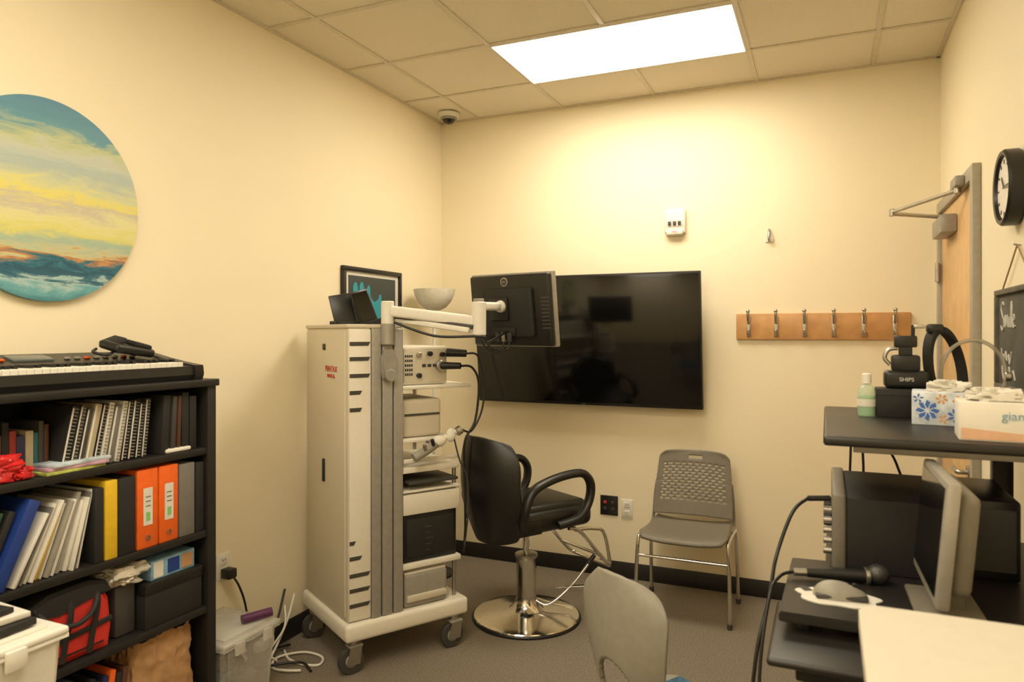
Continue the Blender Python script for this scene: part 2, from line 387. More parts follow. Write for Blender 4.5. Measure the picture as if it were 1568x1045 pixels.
while y<1.475:
    t=random.uniform(.012,.026); h=random.uniform(.12,.17)
    m=[cols[2],cols[0],cols[4],cols[3],cols[5],cols[6],cols[1]][i%7]
    slab(g,'book_%d'%i,y,t,1.12,h,.17,m,0,BX-.09); y+=t+.001; i+=1
SP=M('spiral_wire',(.34,.32,.28),.35,.6)
def spiral(nm,y,t,h,mat,lean,coil=True):
    c,R=slab(g,nm,y,t,1.12,h,.20,mat,lean,BX-.035)
    slab(g,nm+'_pages',y+.001,t*.28,1.123,h-.006,.198,PAPER,lean,BX-.034)
    if coil:
        for k in range(18):
            p=c+R@Vector((.102,0,-h/2+.010+k*(h-.02)/17))
            box(g,nm+'_coil_%d'%k,p,(.008,t*.6,.0028),SP,rot=R.to_euler(),bev=.001,seg=1)
y=1.475; seq=[(BLACKM,12,1),(DARKG,12,1),(DARKG,12,0),(cols[5],12,0),(BLACKM,12,1),(PAPER,11,1),(GREYB,11,0),(PAPER,10,1),(BLACKM,9,1),(BLACKM,8,1),(BLACKM,7,1),(DARKG,6,1)]
for k,(m,ln,cc) in enumerate(seq):
    t=.019 if k%3 else .024
    spiral('spiral_book_%d'%k,y,t,.205-.012*(k%4==2),m,ln,cc); y+=t+.0055
slab(g,'book_end_a',1.832,.03,1.12,.21,.20,BLACKM,4); slab(g,'book_end_b',1.876,.018,1.12,.205,.20,DARKG,3); slab(g,'book_end_c',1.903,.014,1.12,.205,.20,cols[2],2); slab(g,'book_end_d',1.925,.03,1.12,.215,.20,BLACKM,0); slab(g,'book_end_e',1.96,.03,1.12,.20,.20,BLACKM,0)
g=grp('magazine_stack')
for k,(m,r) in enumerate([(M('mag_a',(.45,.50,.12),.4,namt=.5,nscale=18),.10),(M('mag_b',(.55,.32,.42),.4,namt=.6,nscale=14),-.06),(M('mag_c',(.48,.56,.62),.4,namt=.5,nscale=12),.16)]):
    box(g,'magazine_%d'%k,(BX-.055,1.51+.01*k,1.1255+.0105*k),(.10,.20,.0095),m,rot=(0,0,r*.5),bev=.001)
g=grp('red_snack_bag'); crinkle(g,'wrapper',(BX-.042,1.275,1.160),(.038,.085,.042),REDP,.5,2); crinkle(g,'wrapper_fold',(BX-.035,1.355,1.139),(.030,.032,.019),REDP,.5,4)
bx(grp('remote_control'),'casing',BX-.05,BX-.012,1.85,1.96,1.121,1.136,WHITEP,.006)

# shelf 2 binders
g=grp('binders')
z=.805
slab(g,'green_folder',1.195,.03,z,.24,.24,GREEN,20,BX-.03)
slab(g,'black_folder',1.232,.02,z,.24,.24,BLACKM,22,BX-.03)
slab(g,'blue_binder',1.262,.035,z,.265,.25,BLUE,24,BX-.012)
yy=1.318
for k in range(15):
    t=random.uniform(.003,.014)
    m=[PAPER,WHITEP,GREYB,PAPER,PAPER,YELLOW,PAPER,GREYL,PAPER,GREYL,WHITEP,PAPER,PAPER,GREYB,PAPER][k]
    slab(g,'paper_sheaf_%d'%k,yy,t,z,random.uniform(.205,.255),.22,m,27-1.0*k+random.uniform(-1,1),BX-.012-random.uniform(0,.03)); yy+=t+.0062
def binder(nm,y0,y1,mat,h=.255,label=False):
    bx(g,nm,BX-.27,BX-.012,y0,y1,z,z+h,mat,.004)
    if label:
        ym=(y0+y1)/2
        bx(g,nm+'_label',BX-.012,BX-.0105,ym-.018,ym+.018,z+.08,z+.21,PAPER,0)
        bx(g,nm+'_label_print',BX-.0105,BX-.0098,ym-.008,ym+.008,z+.095,z+.125,GREENL,0)
        for q in range(3): bx(g,nm+'_label_line_%d'%q,BX-.0105,BX-.0098,ym-.010,ym+.010,z+.145+.016*q,z+.149+.016*q,GREYB,0)
        lathe(g,nm+'_ring',[(.006,0),(.010,0),(.010,.002),(.006,.002)],STEEL,(BX-.0115,ym,z+.035),(0,rad(90),0),20)
binder('black_binder_a',1.575,1.607,BLACKM,.245)
binder('yellow_binder',1.611,1.657,YELLOW,.262)
binder('black_binder_b',1.660,1.725,BLACKM,.262)
binder('orange_binder_a',1.731,1.814,ORANGE,.275,True)
binder('orange_binder_b',1.820,1.900,ORANGE,.275,True)
binder('grey_binder',1.906,1.975,GREYB,.268)
binder('black_binder_c',1.98,2.02,BLACKM,.262)
# shelf 3
g=grp('tote_bag',(BX-.13,1.50,.515))
prism(g,'body',[(-.14,.0),(.14,.0),(.15,.06),(.14,.16),(.115,.205),(-.12,.20),(-.145,.10)],'x',.22,RED,(0,0,0),bev=.02)
prism(g,'top_flap',[(-.128,.165),(-.04,.150),(.145,.185),(.125,.222),(.06,.24),(-.07,.235),(-.125,.205)],'x',.228,BLACKM,(0,0,0),bev=.012)
prism(g,'side_panel',[(-.145,.005),(-.085,.005),(-.075,.16),(-.13,.18),(-.148,.10)],'x',.226,BLACKM,(0,0,0),bev=.008)
for k,yy in enumerate((-.03,.06)): tube(g,'strap_%d'%k,[(.113,yy,.01),(.116,yy+.01,.08),(.117,yy+.025,.15),(.11,yy+.03,.2)],.004,BLACKM,sx=2.6)
box(g,'band',(.112,.02,.085),(.008,.24,.018),BLACKM,rot=(rad(6),0,0),bev=.003); box(g,'zip_pocket',(.112,.03,.03),(.006,.16,.004),BLACK,bev=.001)
tube(g,'handle',[(.10,-.11,.20),(.130,-.07,.15),(.135,0,.125),(.13,.06,.15),(.10,.10,.205)],.008,BLACKM)
g=grp('black_storage_box'); bx(g,'carton',BX-.26,BX-.015,1.765,2.012,.515,.665,BLACKM,.004); bx(g,'lid',BX-.263,BX-.012,1.762,2.016,.635,.675,BLACK,.004)
g=grp('toy_box'); bx(g,'carton',BX-.20,BX-.03,1.80,1.99,.675,.745,LBLUE,.003); bx(g,'end_panel',BX-.03,BX-.0285,1.81,1.85,.682,.738,PAPER,0)
bx(g,'picture_panel',BX-.03,BX-.0285,1.87,1.92,.685,.735,BLUE,0); bx(g,'picture_panel_b',BX-.03,BX-.0285,1.93,1.98,.685,.735,TAN,0)
g=grp('plastic_bag'); crinkle(g,'film',(BX-.09,1.715,.725),(.075,.080,.038),M('film_plastic',(.58,.54,.46),.2,namt=.4,nscale=20),.6,9)
bx(g,'parcel',BX-.16,BX-.05,1.675,1.755,.515,.69,DARKG,.01)
# shelf 4 : crumpled open paper bag
g=grp('brown_paper_bag',(BX-.13,1.86,.215))
bm=bmesh.new(); nu,nv=96,28; rows=[]
for j in range(nv+1):
    v=j/nv; ring=[]
    for i in range(nu):
        a=2*math.pi*i/nu; ca,sa=math.cos(a),math.sin(a)
        sq=(abs(ca)**5+abs(sa)**5)**(-1/5)
        p=Vector((ca*2.4,sa*2.4,v*2.2))
        cz=abs(noise.noise(p*1.3))*.8+abs(noise.noise(p*3.1+Vector((5,2,1))))*.45
        k=1.0-.05*v-.22*cz*(.25+v)
        zz=v*.262*(1-.10*noise.noise(Vector((ca*2,sa*2,7)))-.0)
        if v>.9: zz+= .012*noise.noise(Vector((ca*5,sa*5,2)))
        ring.append(bm.verts.new((.115*ca*sq*k,.145*sa*sq*k,min(.272,max(0,zz)))))
    rows.append(ring)
bm.faces.new(rows[0][::-1])
for A,B in zip(rows,rows[1:]):
    for i in range(nu): bm.faces.new((A[i],A[(i+1)%nu],B[(i+1)%nu],B[i]))
fin('bag',bm,TAN,g)
crinkle(g,'contents',(0,0,.20),(.08,.10,.05),PAPER,.5,8)
g=grp('paperback_books')
y=1.42
for k in range(11):
    slab(g,'paperback_%d'%k,y,.02,.215,.19+.01*(k%3),.15,[cols[4],YELLOW,cols[6],cols[5],LBLUE,BLACKM,GREEN,cols[3],ORANGE,BLACKM,cols[2]][k],8,BX-.03); y+=.0245

# keyboard on top of bookcase
g=grp('electric_piano_keyboard',(0,0,1.38))
prof=[(-2.485,0),(-2.185,0),(-2.175,.02),(-2.18,.052),(-2.315,.058),(-2.325,.07),(-2.47,.105),(-2.485,.1)]
bm=bmesh.new()
ya,yb=1.02,2.0
A=[bm.verts.new((x,ya,z)) for x,z in prof]; Bv=[bm.verts.new((x,yb,z)) for x,z in prof]
bm.faces.new(A); bm.faces.new(Bv[::-1])
for i in range(len(A)): bm.faces.new((A[i],A[(i+1)%len(A)],Bv[(i+1)%len(A)],Bv[i]))
fin('body',bm,BLACK,g)
prism(g,'end_cheek',[(-2.485,0),(-2.175,0),(-2.168,.02),(-2.172,.055),(-2.30,.072),(-2.47,.107),(-2.485,.102)],'y',.055,BLACK,(0,1.995,0),bev=.008)
nk=37
for i in range(nk):
    y0=1.06+i*.0236
    bx(g,'white_key_%d'%i,-2.312,-2.183,y0,y0+.0225,.05,.068,WHITEP,.0015,1)
    if i%7 not in(2,6): bx(g,'black_key_%d'%i,-2.312,-2.232,y0+.0165,y0+.029,.066,.079,BLACK,.002,1)
bx(g,'display',-2.44,-2.38,1.45,1.58,.085,.097,M('lcd',(.12,.14,.13),.2),.002,rot=(0,rad(14),0))
for i in range(22): 
    yb_=1.12+i*.036
    if 1.42<yb_<1.6: continue
    bx(g,'button_%d'%i,-2.40,-2.385,yb_,yb_+.018,.086,.094,GREYL if i%4 else ORANGE,.002,1)
g=grp('black_headset',(-2.36,1.84,1.47))
box(g,'pad',(0,0,.028),(.09,.19,.032),BLACK,rot=(rad(-8),rad(14),rad(8)),bev=.012,seg=3)
box(g,'pad_b',(-.01,-.05,.055),(.07,.07,.02),BLACKM,rot=(rad(20),rad(10),0),bev=.008)
box(g,'pad_c',(.0,.045,.042),(.06,.08,.02),BLACKM,rot=(rad(-14),rad(10),0),bev=.008)
tube(g,'cord',[(.03,-.08,.02),(.05,-.12,.01),(.02,-.15,.02),(-.02,-.11,.03)],.005,BLACK)

# ---------------------------------------------------------------- storage bins at lower left
def bin_(name,x0,x1,y0,y1,z0,z1,mat,lidm,tap=.025):
    g=grp(name,((x0+x1)/2,(y0+y1)/2,z0)); a=(x1-x0)/2;b=(y1-y0)/2;h=z1-z0
    bm=bmesh.new()
    def ring(k,z): return [bm.verts.new(p) for p in ((-a+k,-b+k,z),(a-k,-b+k,z),(a-k,b-k,z),(-a+k,b-k,z))]
    R=[ring(tap,0),ring(.004,h-.03),ring(-.002,h-.03),ring(-.002,h-.02)]
    bm.faces.new(R[0])
    for p,q in zip(R,R[1:]):
        for i in range(4): bm.faces.new((p[i],p[(i+1)%4],q[(i+1)%4],q[i]))
    bmesh.ops.bevel(bm,geom=[e for e in bm.edges if abs(e.verts[0].co.z-e.verts[1].co.z)>.05],offset=.02,segments=3,affect='EDGES')
    o=fin('tub',bm,mat,g); m=o.modifiers.new('s','SOLIDIFY'); m.thickness=.003
    if lidm:
        box(g,'lid',(0,0,h-.012),(2*a+.008,2*b+.008,.022),lidm,bev=.008,seg=3)
        box(g,'lid_panel',(0,0,h+.001),(2*a-.06,2*b-.06,.008),lidm,bev=.004)
    for s in(-1,1): box(g,'latch_%d'%(s+2),(a+.006,s*b*.5,h-.035),(.012,.05,.05),lidm or mat,bev=.004)
    return g
bin_('storage_bin',-2.095,-1.80,.70,1.23,0,.40,CLEAR,WHITEP)
g=bin_('storage_bin',-2.095,-1.80,.70,1.23,.405,.80,WHITEP,WHITEP)
box(g,'label_green',(.142,.12,.14),(.004,.10,.08),GREENL,bev=0)
g=grp('document_folders',(-1.96,1.03,.807)); 
box(g,'folder_a',(0,0,.012),(.23,.30,.018),BLACKM,rot=(0,0,.05),bev=.003); box(g,'folder_b',(-.02,.01,.03),(.21,.29,.014),PAPER,rot=(0,0,-.06),bev=.002); box(g,'folder_c',(-.02,-.02,.045),(.20,.27,.014),BLACKM,rot=(0,0,.1),bev=.003)
g=bin_('clear_storage_tub',-2.475,-2.155,2.10,2.41,0,.33,CLEAR,clearp('clear_lid',(.72,.69,.62),.45))
for k in range(6): crinkle(g,'contents_%d'%k,(random.uniform(-.05,.06),random.uniform(-.06,.06),.055+.04*k),(.06,.07,.04),[PAPER,GREYB,LBLUE,WHITEP,BLACKM,PAPER][k],.4,k)
tube(g,'purple_tube',[(.07,.03,.353),(.13,.14,.358)],.019,PURPLE,sm=False)

# ---------------------------------------------------------------- medical cart
CP=(-1.985,2.66,0); CA=rad(59)
g=grp('medical_equipment_cart',CP,CA)
bx(g,'base_platform',-.02,.625,-.03,.555,.155,.238,WHITE,.018,3)
bx(g,'cabinet',0,.112,0,.54,.238,1.58,BEIGE,.008,3)
bx(g,'cabinet_door',-.008,.002,.02,.52,.26,1.565,BEIGE,.004)
bx(g,'top_cover',-.006,.272,-.004,.545,1.578,1.597,BEIGE,.006)
bx(g,'side_panel',.004,.110,-.008,.004,.245,1.573,WHITE,.004)
VD=M('vent_dark',(.055,.05,.04),.6)
for k,zz in enumerate((1.507,1.438,1.361,1.284,1.206,.60,.53,.452,.384,.315)):
    w=.10 if k in(0,1,2,7,8,9) else .06
    if k==5: w=.03
    prism(g,'vent_%d'%k,[(.006,zz-.009),(.006+w-.010,zz-.009),(.006+w,zz+.009),(.006,zz+.009)],'y',.003,VD,(0,-.0085,0))
for k,(a,b) in enumerate([(.113,.160),(.166,.218),(.224,.272)]): bx(g,'column_rib_%d'%k,a,b,-.014,.10,.24,1.578,ALU,.006,3)
bx(g,'column_core',.114,.27,-.004,.16,.24,1.575,DARKG,.002)
bx(g,'door_lock',-.014,-.006,.255,.285,1.475,1.505,BLACK,.003)
bx(g,'door_handle',-.018,-.006,.262,.282,.84,.95,BLACK,.004)
text(g,'logo_text','PENTAX',.040,RED,(-.0095,.18,1.385),(rad(90),0,rad(-90)))
text(g,'logo_subtext','MEDICAL',.024,RED,(-.0095,.18,1.352),(rad(90),0,rad(-90)))
for i,(a,b) in enumerate(((.035,.02),(.555,.0),(.035,.50),(.575,.50))):
    cyl(g,'caster_stem_%d'%i,(a,b,.12),(a,b,.16),.02,STEEL)
    prism(g,'caster_fork_a_%d'%i,[(-.04,.045),(.025,.045),(.035,.13),(-.02,.13)],'y',.004,STEEL,(a,b-.022,0)); prism(g,'caster_fork_b_%d'%i,[(-.04,.045),(.025,.045),(.035,.13),(-.02,.13)],'y',.004,STEEL,(a,b+.022,0))
    box(g,'caster_bridge_%d'%i,(a+.005,b,.128),(.07,.052,.012),GREYL,bev=.005)
    lathe(g,'caster_wheel_%d'%i,[(0,-.014),(.045,-.015),(.058,-.015),(.062,-.008),(.062,.008),(.058,.015),(.045,.015),(0,.014)],DARKG,(a-.012,b,.062),(rad(90),0,0))
    lathe(g,'caster_hub_%d'%i,[(0,-.018),(.028,-.017),(.034,-.012),(.034,.012),(.028,.017),(0,.018)],GREYL,(a-.012,b,.062),(rad(90),0,0))
def shelf(nm,z0,z1,x1=.585,y1=.48,m=WHITE): bx(g,nm,.272,x1,-.006,y1,z0,z1,m,.005)
shelf('tray_a',1.285,1.303,.655,.42); shelf('tray_b',1.03,1.048,.56); shelf('tray_c',.885,.915); shelf('tray_d',.79,.803,.59); shelf('tray_e',.425,.452,.595)
bx(g,'drawer',.275,.585,-.008,.46,.685,.782,WHITE,.006); 
bx(g,'rail_c',.275,.59,-.016,-.006,.935,.955,WHITE,.004)
bx(g,'rear_panel',.272,.575,.49,.50,.24,.90,BEIGE,.002)
for i,(a,b) in enumerate(((.577,.46),(.577,.035))): cyl(g,'upright_%d'%i,(a,b,.24),(a,b,1.29 if i==0 else .9),.010,STEEL)
cyl(g,'upright_top',(.42,.44,1.30),(.42,.44,1.55),.008,BLACK)
bx(g,'keyboard_tray',.30,.57,-.02,.30,.83,.845,DARKG,.004)
bx(g,'light_source_case',.285,.535,.03,.38,1.305,1.492,WHITE,.008,3)
bx(g,'light_source_panel',.292,.528,.022,.032,1.315,1.482,BEIGE,.004)
for a in range(4):
    for b in range(5): bx(g,'vent_hole_%d_%d'%(a,b),.298+a*.011,.305+a*.011,.0205,.0225,1.35+b*.022,1.362+b*.022,BLACKM,0)
for i,(a,b) in enumerate([(.37,1.45),(.37,1.35),(.43,1.455),(.50,1.45)]): cyl(g,'knob_%d'%i,(a,.024,b),(a,.004,b),.012,BLACK if i else STEEL)
for i in range(3): bx(g,'button_%d'%i,.39+i*.03,.41+i*.03,.018,.024,1.39,1.405,DARKG,.002)
cyl(g,'light_port',(.49,.024,1.395),(.49,.0,1.395),.028,STEEL)
cyl(g,'connector',(.49,.012,1.395),(.56,-.06,1.395),.020,BLACK,.016); cyl(g,'connector_b',(.52,.01,1.46),(.60,-.05,1.455),.022,BLACK,.018)
bx(g,'processor_case',.285,.505,.03,.36,1.05,1.235,BEIGE,.02,4)
bx(g,'processor_slot',.30,.49,.026,.032,1.155,1.165,DARKG,0)
bx(g,'black_recorder',.285,.575,.01,.40,.455,.682,BLACK,.004); bx(g,'recorder_panel',.30,.56,.006,.011,.48,.66,BLACKM,.002)
for i in range(5): bx(g,'recorder_slot_%d'%i,.40,.42+.012*(i%3),.004,.0065,.50+i*.028,.505+i*.028,DARKG,0)
bx(g,'printer_case',.285,.52,.0,.36,.24,.40,GREYL,.015,3); bx(g,'printer_lip',.295,.51,-.012,.01,.268,.30,BEIGE,.006)
bx(g,'printer_top',.29,.515,.01,.35,.392,.408,WHITEP,.006)
box(g,'tablet_a',(.055,.20,1.672),(.105,.012,.145),BLACK,rot=(rad(-14),rad(-10),rad(-8)),bev=.004)
box(g,'tablet_b',(.150,.17,1.685),(.105,.012,.160),BLACK,rot=(rad(-14),rad(-14),rad(14)),bev=.004)
box(g,'tablet_glass',(.150,.1625,1.687),(.088,.002,.142),SCREEN,rot=(rad(-14),rad(-14),rad(14)),bev=0)
box(g,'tablet_stand',(.10,.22,1.605),(.16,.12,.018),BLACKM,bev=.005)
tube(g,'scope_handle',[(.31,-.05,.965),(.38,-.055,1.0),(.44,-.055,1.035)],.022,GREYL)
tube(g,'scope_tip',[(.44,-.055,1.035),(.53,-.06,1.075)],.014,WHITEP)
ball(g,'scope_joint',(.44,-.055,1.035),.028,WHITEP,(1.3,1,1)); ball(g,'scope_trigger',(.50,-.065,1.06),.024,WHITEP,(1,.8,1.4)); cyl(g,'scope_ring',(.535,-.06,1.07),(.56,-.06,1.085),.022,STEEL)
cyl(g,'scope_bracket',(.40,-.004,1.03),(.42,-.055,1.03),.008,STEEL)
cyl(g,'scope_valve',(.36,-.07,1.0),(.35,-.075,1.03),.009,STEEL); cyl(g,'scope_valve_b',(.40,-.075,1.02),(.39,-.08,1.05),.009,BLACK)
tube(g,'cable_a',[(.56,-.06,1.395),(.62,-.07,1.385),(.665,-.06,1.30),(.65,-.05,1.12),(.59,-.05,1.02),(.60,-.03,.85),(.605,-.03,.6),(.60,-.02,.46)],.006,BLACK)
tube(g,'cable_b',[(.60,-.05,1.455),(.66,-.06,1.44),(.70,-.05,1.30),(.69,-.05,1.17),(.63,-.05,1.07),(.57,-.055,1.08)],.005,BLACK)
tube(g,'cable_c',[(.52,-.06,1.05),(.56,-.05,.93),(.61,-.04,.83),(.62,-.03,.65),(.6,-.03,.50)],.004,DARKG)
ax,ay=.19,.03
cyl(g,'arm_socket',(ax,-.015,1.50),(ax,-.015,1.60),.034,ALU); cyl(g,'arm_post',(ax,-.015,1.58),(ax,-.015,1.705),.030,WHITEP)
prism(g,'arm_cover',[(-.03,-.06),(.03,-.06),(.04,.03),(.02,.075),(-.02,.075),(-.04,.03)],'y',.035,ALU,(ax,-.024,1.405),bev=.008)
cyl(g,'arm_crank',(ax,-.04,1.36),(ax,-.058,1.36),.028,GREYL)
def loc(p):
    v=Matrix.Rotation(-CA,3,'Z')@(Vector(p)-Vector(CP)); return v
e=loc((-1.471,2.958,1.60)); m_=loc((-1.448,3.150,1.685))
s0=Vector((ax,-.015,1.665))
def beam(nm,a,b,w,hh,mat,bev=.012):
    d=b-a; yaw=math.atan2(d.y,d.x); pit=-math.atan2(d.z,math.hypot(d.x,d.y))
    box(g,nm,(a+b)/2,(d.length,w,hh),mat,rot=(0,pit,yaw),bev=bev,seg=3)
beam('arm_beam',s0+Vector((.0,0,-.005)),Vector((e.x,e.y,1.608)),.045,.052,WHITEP)
beam('arm_beam_under',s0+Vector((.04,0,-.045)),Vector((e.x-.05,e.y,1.568)),.032,.026,WHITEP,.006)
beam('arm_beam_gap',s0+Vector((.03,-.002,-.030)),Vector((e.x-.03,e.y-.002,1.583)),.026,.02,DARKG,.004)
cyl(g,'arm_elbow',(e.x,e.y,1.545),(e.x,e.y,1.70),.034,WHITEP)
cyl(g,'arm_elbow_cap',(e.x,e.y,1.695),(e.x,e.y,1.715),.025,GREYL)
beam('arm_link',Vector((e.x,e.y,1.68)),Vector((m_.x,m_.y,1.685)),.035,.04,WHITEP)
ball(g,'arm_ball',m_,.030,WHITEP)
tube(g,'arm_cable',[s0+Vector((.02,-.03,-.06)),(s0+e)/2+Vector((0,-.02,-.09)),e+Vector((0,-.03,-.06)),e+Vector((.04,0,-.09)),m_+Vector((.02,-.03,-.12))],.006,BLACK)

# monitor on arm
g=grp('computer_monitor',(-1.4115,3.203,1.668),rot=(rad(7),0,rad(-13.5)))
box(g,'frame',(0,.02,0),(.50,.026,.362),ALU,bev=.006)
box(g,'screen',(0,.0345,0),(.475,.002,.335),SCREEN,bev=0)
box(g,'rear_shell',(0,-.004,0),(.484,.03,.348),BLACK,bev=.012,seg=3)
box(g,'rear_hump',(0,-.028,-.01),(.30,.03,.24),BLACKM,bev=.014,seg=3)
lathe(g,'badge',[(0,0),(.022,0),(.022,.002),(.018,.003),(0,.003)],STEEL,(-.02,-.02,.14),(rad(90),0,0))
lathe(g,'badge_inner',[(0,.002),(.017,.002),(.017,.004),(0,.004)],DARKG,(-.02,-.02,.14),(rad(90),0,0))
text(g,'badge_text','DELL',.010,STEEL,(-.02,-.0245,.14),(rad(90),0,0))
box(g,'vesa_plate',(-.04,-.049,.01),(.11,.014,.11),BLACK,bev=.004)
for i in range(9):
    bx(g,'vent_l_%d'%i,-.235,-.19,-.0205,-.018,-.09+i*.018,-.083+i*.018,DARKG,0); bx(g,'vent_r_%d'%i,.19,.235,-.0205,-.018,-.09+i*.018,-.083+i*.018,DARKG,0)
box(g,'port_bay',(-.02,-.046,-.10),(.14,.012,.04),BLACKM,bev=.003)
for i in(-1,0,1): box(g,'plug_%d'%(i+2),(-.02+i*.036,-.055,-.125),(.022,.014,.045),STEEL if i==0 else DARKG,bev=.003)
tube(g,'lead_a',[(-.02,-.055,-.15),(-.03,-.075,-.19),(-.10,-.07,-.20),(-.16,-.06,-.15)],.005,BLACK)
tube(g,'lead_b',[(.016,-.055,-.15),(.01,-.08,-.185),(-.08,-.08,-.18),(-.14,-.08,-.12)],.005,BLACK)

# ---------------------------------------------------------------- salon chair
g=grp('salon_chair',(-1.505,3.61,0),rad(58.6))
lathe(g,'base_disc',[(0,.004),(.288,.004),(.292,.012),(.286,.022),(.24,.032),(.12,.045),(.07,.06),(0,.062)],CHROME,n=72)
lathe(g,'base_ring',[(.270,.0),(.296,.0),(.299,.010),(.293,.018),(.27,.006)],BLACK,n=72)
cyl(g,'pump_cover',(0,0,.05),(0,0,.345),.055,CHROME,n=40); lathe(g,'pump_collar',[(.056,.33),(.062,.335),(.062,.35),(.03,.356),(0,.356)],STEEL)
lathe(g,'pump_foot',[(.10,.048),(.075,.07),(.058,.10),(.056,.12)],CHROME)
cyl(g,'piston',(0,0,.34),(0,0,.50),.019,CHROME)
box(g,'seat_bracket',(0,0,.50),(.28,.20,.03),BLACK,bev=.006)
tube(g,'pump_pedal',[(.03,-.04,.10),(.08,-.10,.085),(.20,-.14,.17),(.32,-.17,.30)],.008,CHROME); tube(g,'pump_pedal_b',[(.05,-.03,.10),(.12,-.08,.075),(.20,-.15,.06)],.009,CHROME)
cyl(g,'pedal_grip',(.30,-.165,.28),(.34,-.175,.325),.012,BLACK)
tube(g,'pedal_crossbar',[(.16,-.06,.15),(.24,-.22,.19)],.007,CHROME,sm=False)
box(g,'seat_cushion',(.03,0,.575),(.50,.48,.115),LEATHER,bev=.045,seg=5)
box(g,'seat_top_pad',(.035,0,.628),(.44,.42,.06),LEATHER,bev=.028,seg=4)
def backf(off):
    def f(u,v):
        s=u*2-1; z=.465+v*.55
        k=abs(2*v-1)
        hw=.238*(1-.30*max(0,(v-.68)/.32)**2.6-.34*max(0,(.35-v)/.35)**1.8)
        y=s*hw
        z-= (abs(s)**3)*(.045 if v>.5 else -.03)*k
        x=-.275+.13*abs(s)**2.4*(hw/.238) -.045*math.sin(math.pi*v) -.06*(v-.3)
        return (x+off,y,z)
    return f
o=sheet(g,'backrest',backf(0),24,20,.062,LEATHER,sub=1)
mb=o.modifiers.new('b','BEVEL'); mb.width=.024; mb.segments=4; mb.limit_method='ANGLE'; mb.angle_limit=rad(60)
o.modifiers.move(2,1)
tube(g,'backrest_seam',[(backf(-.033)(.5,v/10)) for v in range(11)],.003,BLACKM)
tube(g,'backrest_rim',[(backf(-.026)(s,v)) for s,v in [(.03,.02),(.03,.3),(.03,.6),(.03,.9),(.1,.99),(.3,1),(.5,1),(.7,1),(.9,.99),(.97,.9),(.97,.6),(.97,.3),(.97,.02)]],.005,LEATHER)
for s in(-1,1):
    y=.285*s
    tube(g,'armrest_%d'%(s+2),[(-.20,y*.86,.56),(-.215,y,.66),(-.17,y,.755),(-.06,y,.80),(.08,y,.82),(.17,y,.81),(.215,y,.75),(.20,y,.66),(.13,y,.585),(.02,y*.9,.555)],.022,LEATHER,sx=1.3)
for s in(-1,1):
    box(g,'hinge_plate_%d'%(s+2),(-.16,.245*s,.56),(.16,.012,.07),BLACK,bev=.01)
tube(g,'footrest_frame',[(.16,-.17,.50),(.24,-.17,.47),(.40,-.17,.30),(.46,-.165,.245),(.475,-.10,.235),(.475,.10,.235),(.46,.165,.245),(.40,.17,.30),(.24,.17,.47),(.16,.17,.50)],.011,CHROME)
tube(g,'footrest_bar',[(.385,-.17,.318),(.385,.17,.318)],.010,CHROME,sm=False)
tube(g,'footrest_arch',[(.20,-.17,.485),(.34,-.165,.47),(.42,-.165,.43),(.475,-.155,.25)],.010,CHROME)

# ---------------------------------------------------------------- stacking guest chair
g=grp('stacking_chair',(-.716,4.08,0))
def seatf(u,v):
    s=u*2-1; y=-.225+v*.43
    hw=.235-.02*v
    z=.448+.018*abs(s)**3-.012*math.sin(math.pi*v)-.025*max(0,(.15-v)/.15)**2
    return (s*hw*(1-.10*max(0,(.12-v)/.12)**2),y,z)
sheet(g,'seat',seatf,20,18,.014,GREYP)
NU,NV=66,44
def backg(u,v):
    s=u*2-1; hw=.238-.038*v-.01*(1-v)**3
    if v>.9: hw-=.03*((v-.9)/.1)**2
    z=.49+v*.372-(.012*abs(s)**4 if v>.5 else 0)
    y=.135+.075*v+.035*(1-abs(s)**2)
    return (s*hw,y,z)
def bmask(i,j,u,v):
    if .41<u<.60 and .86<v<.91: return False
    if .08<u<.92 and .20<v<.80:
        if j%2==0 and (i+(3 if (j//2)%2 else 0))%6 in(0,1,2,3): return False
    return True
sheet(g,'back_shell',backg,NU,NV,.010,GREYP,bmask)
for s in(-1,1):
    x=.248*s
    tube(g,'side_frame_%d'%(s+2),[(x*1.01,-.195,.008),(x,-.185,.25),(x*.97,-.175,.41),(x*.95,-.13,.432),(x*.95,.10,.43),(x*.97,.155,.42),(x,.175,.25),(x*1.01,.20,.008)],.0105,CHROME)
    tube(g,'back_upright_%d'%(s+2),[(x*.93,.06,.428),(x*.93,.16,.46),(x*.90,.180,.60),(x*.86,.195,.68)],.009,GREYP)
    for yy in(-.195,.20): cyl(g,'foot_%d_%d'%(s+2,int(yy*10)),(x*1.01,yy,0),(x*1.01,yy,.03),.014,DARKG)
tube(g,'front_crossbar',[(-.245,-.182,.33),(.245,-.182,.33)],.008,CHROME,sm=False)
tube(g,'seat_crossbar',[(-.236,-.10,.432),(.236,-.10,.432)],.009,CHROME,sm=False)

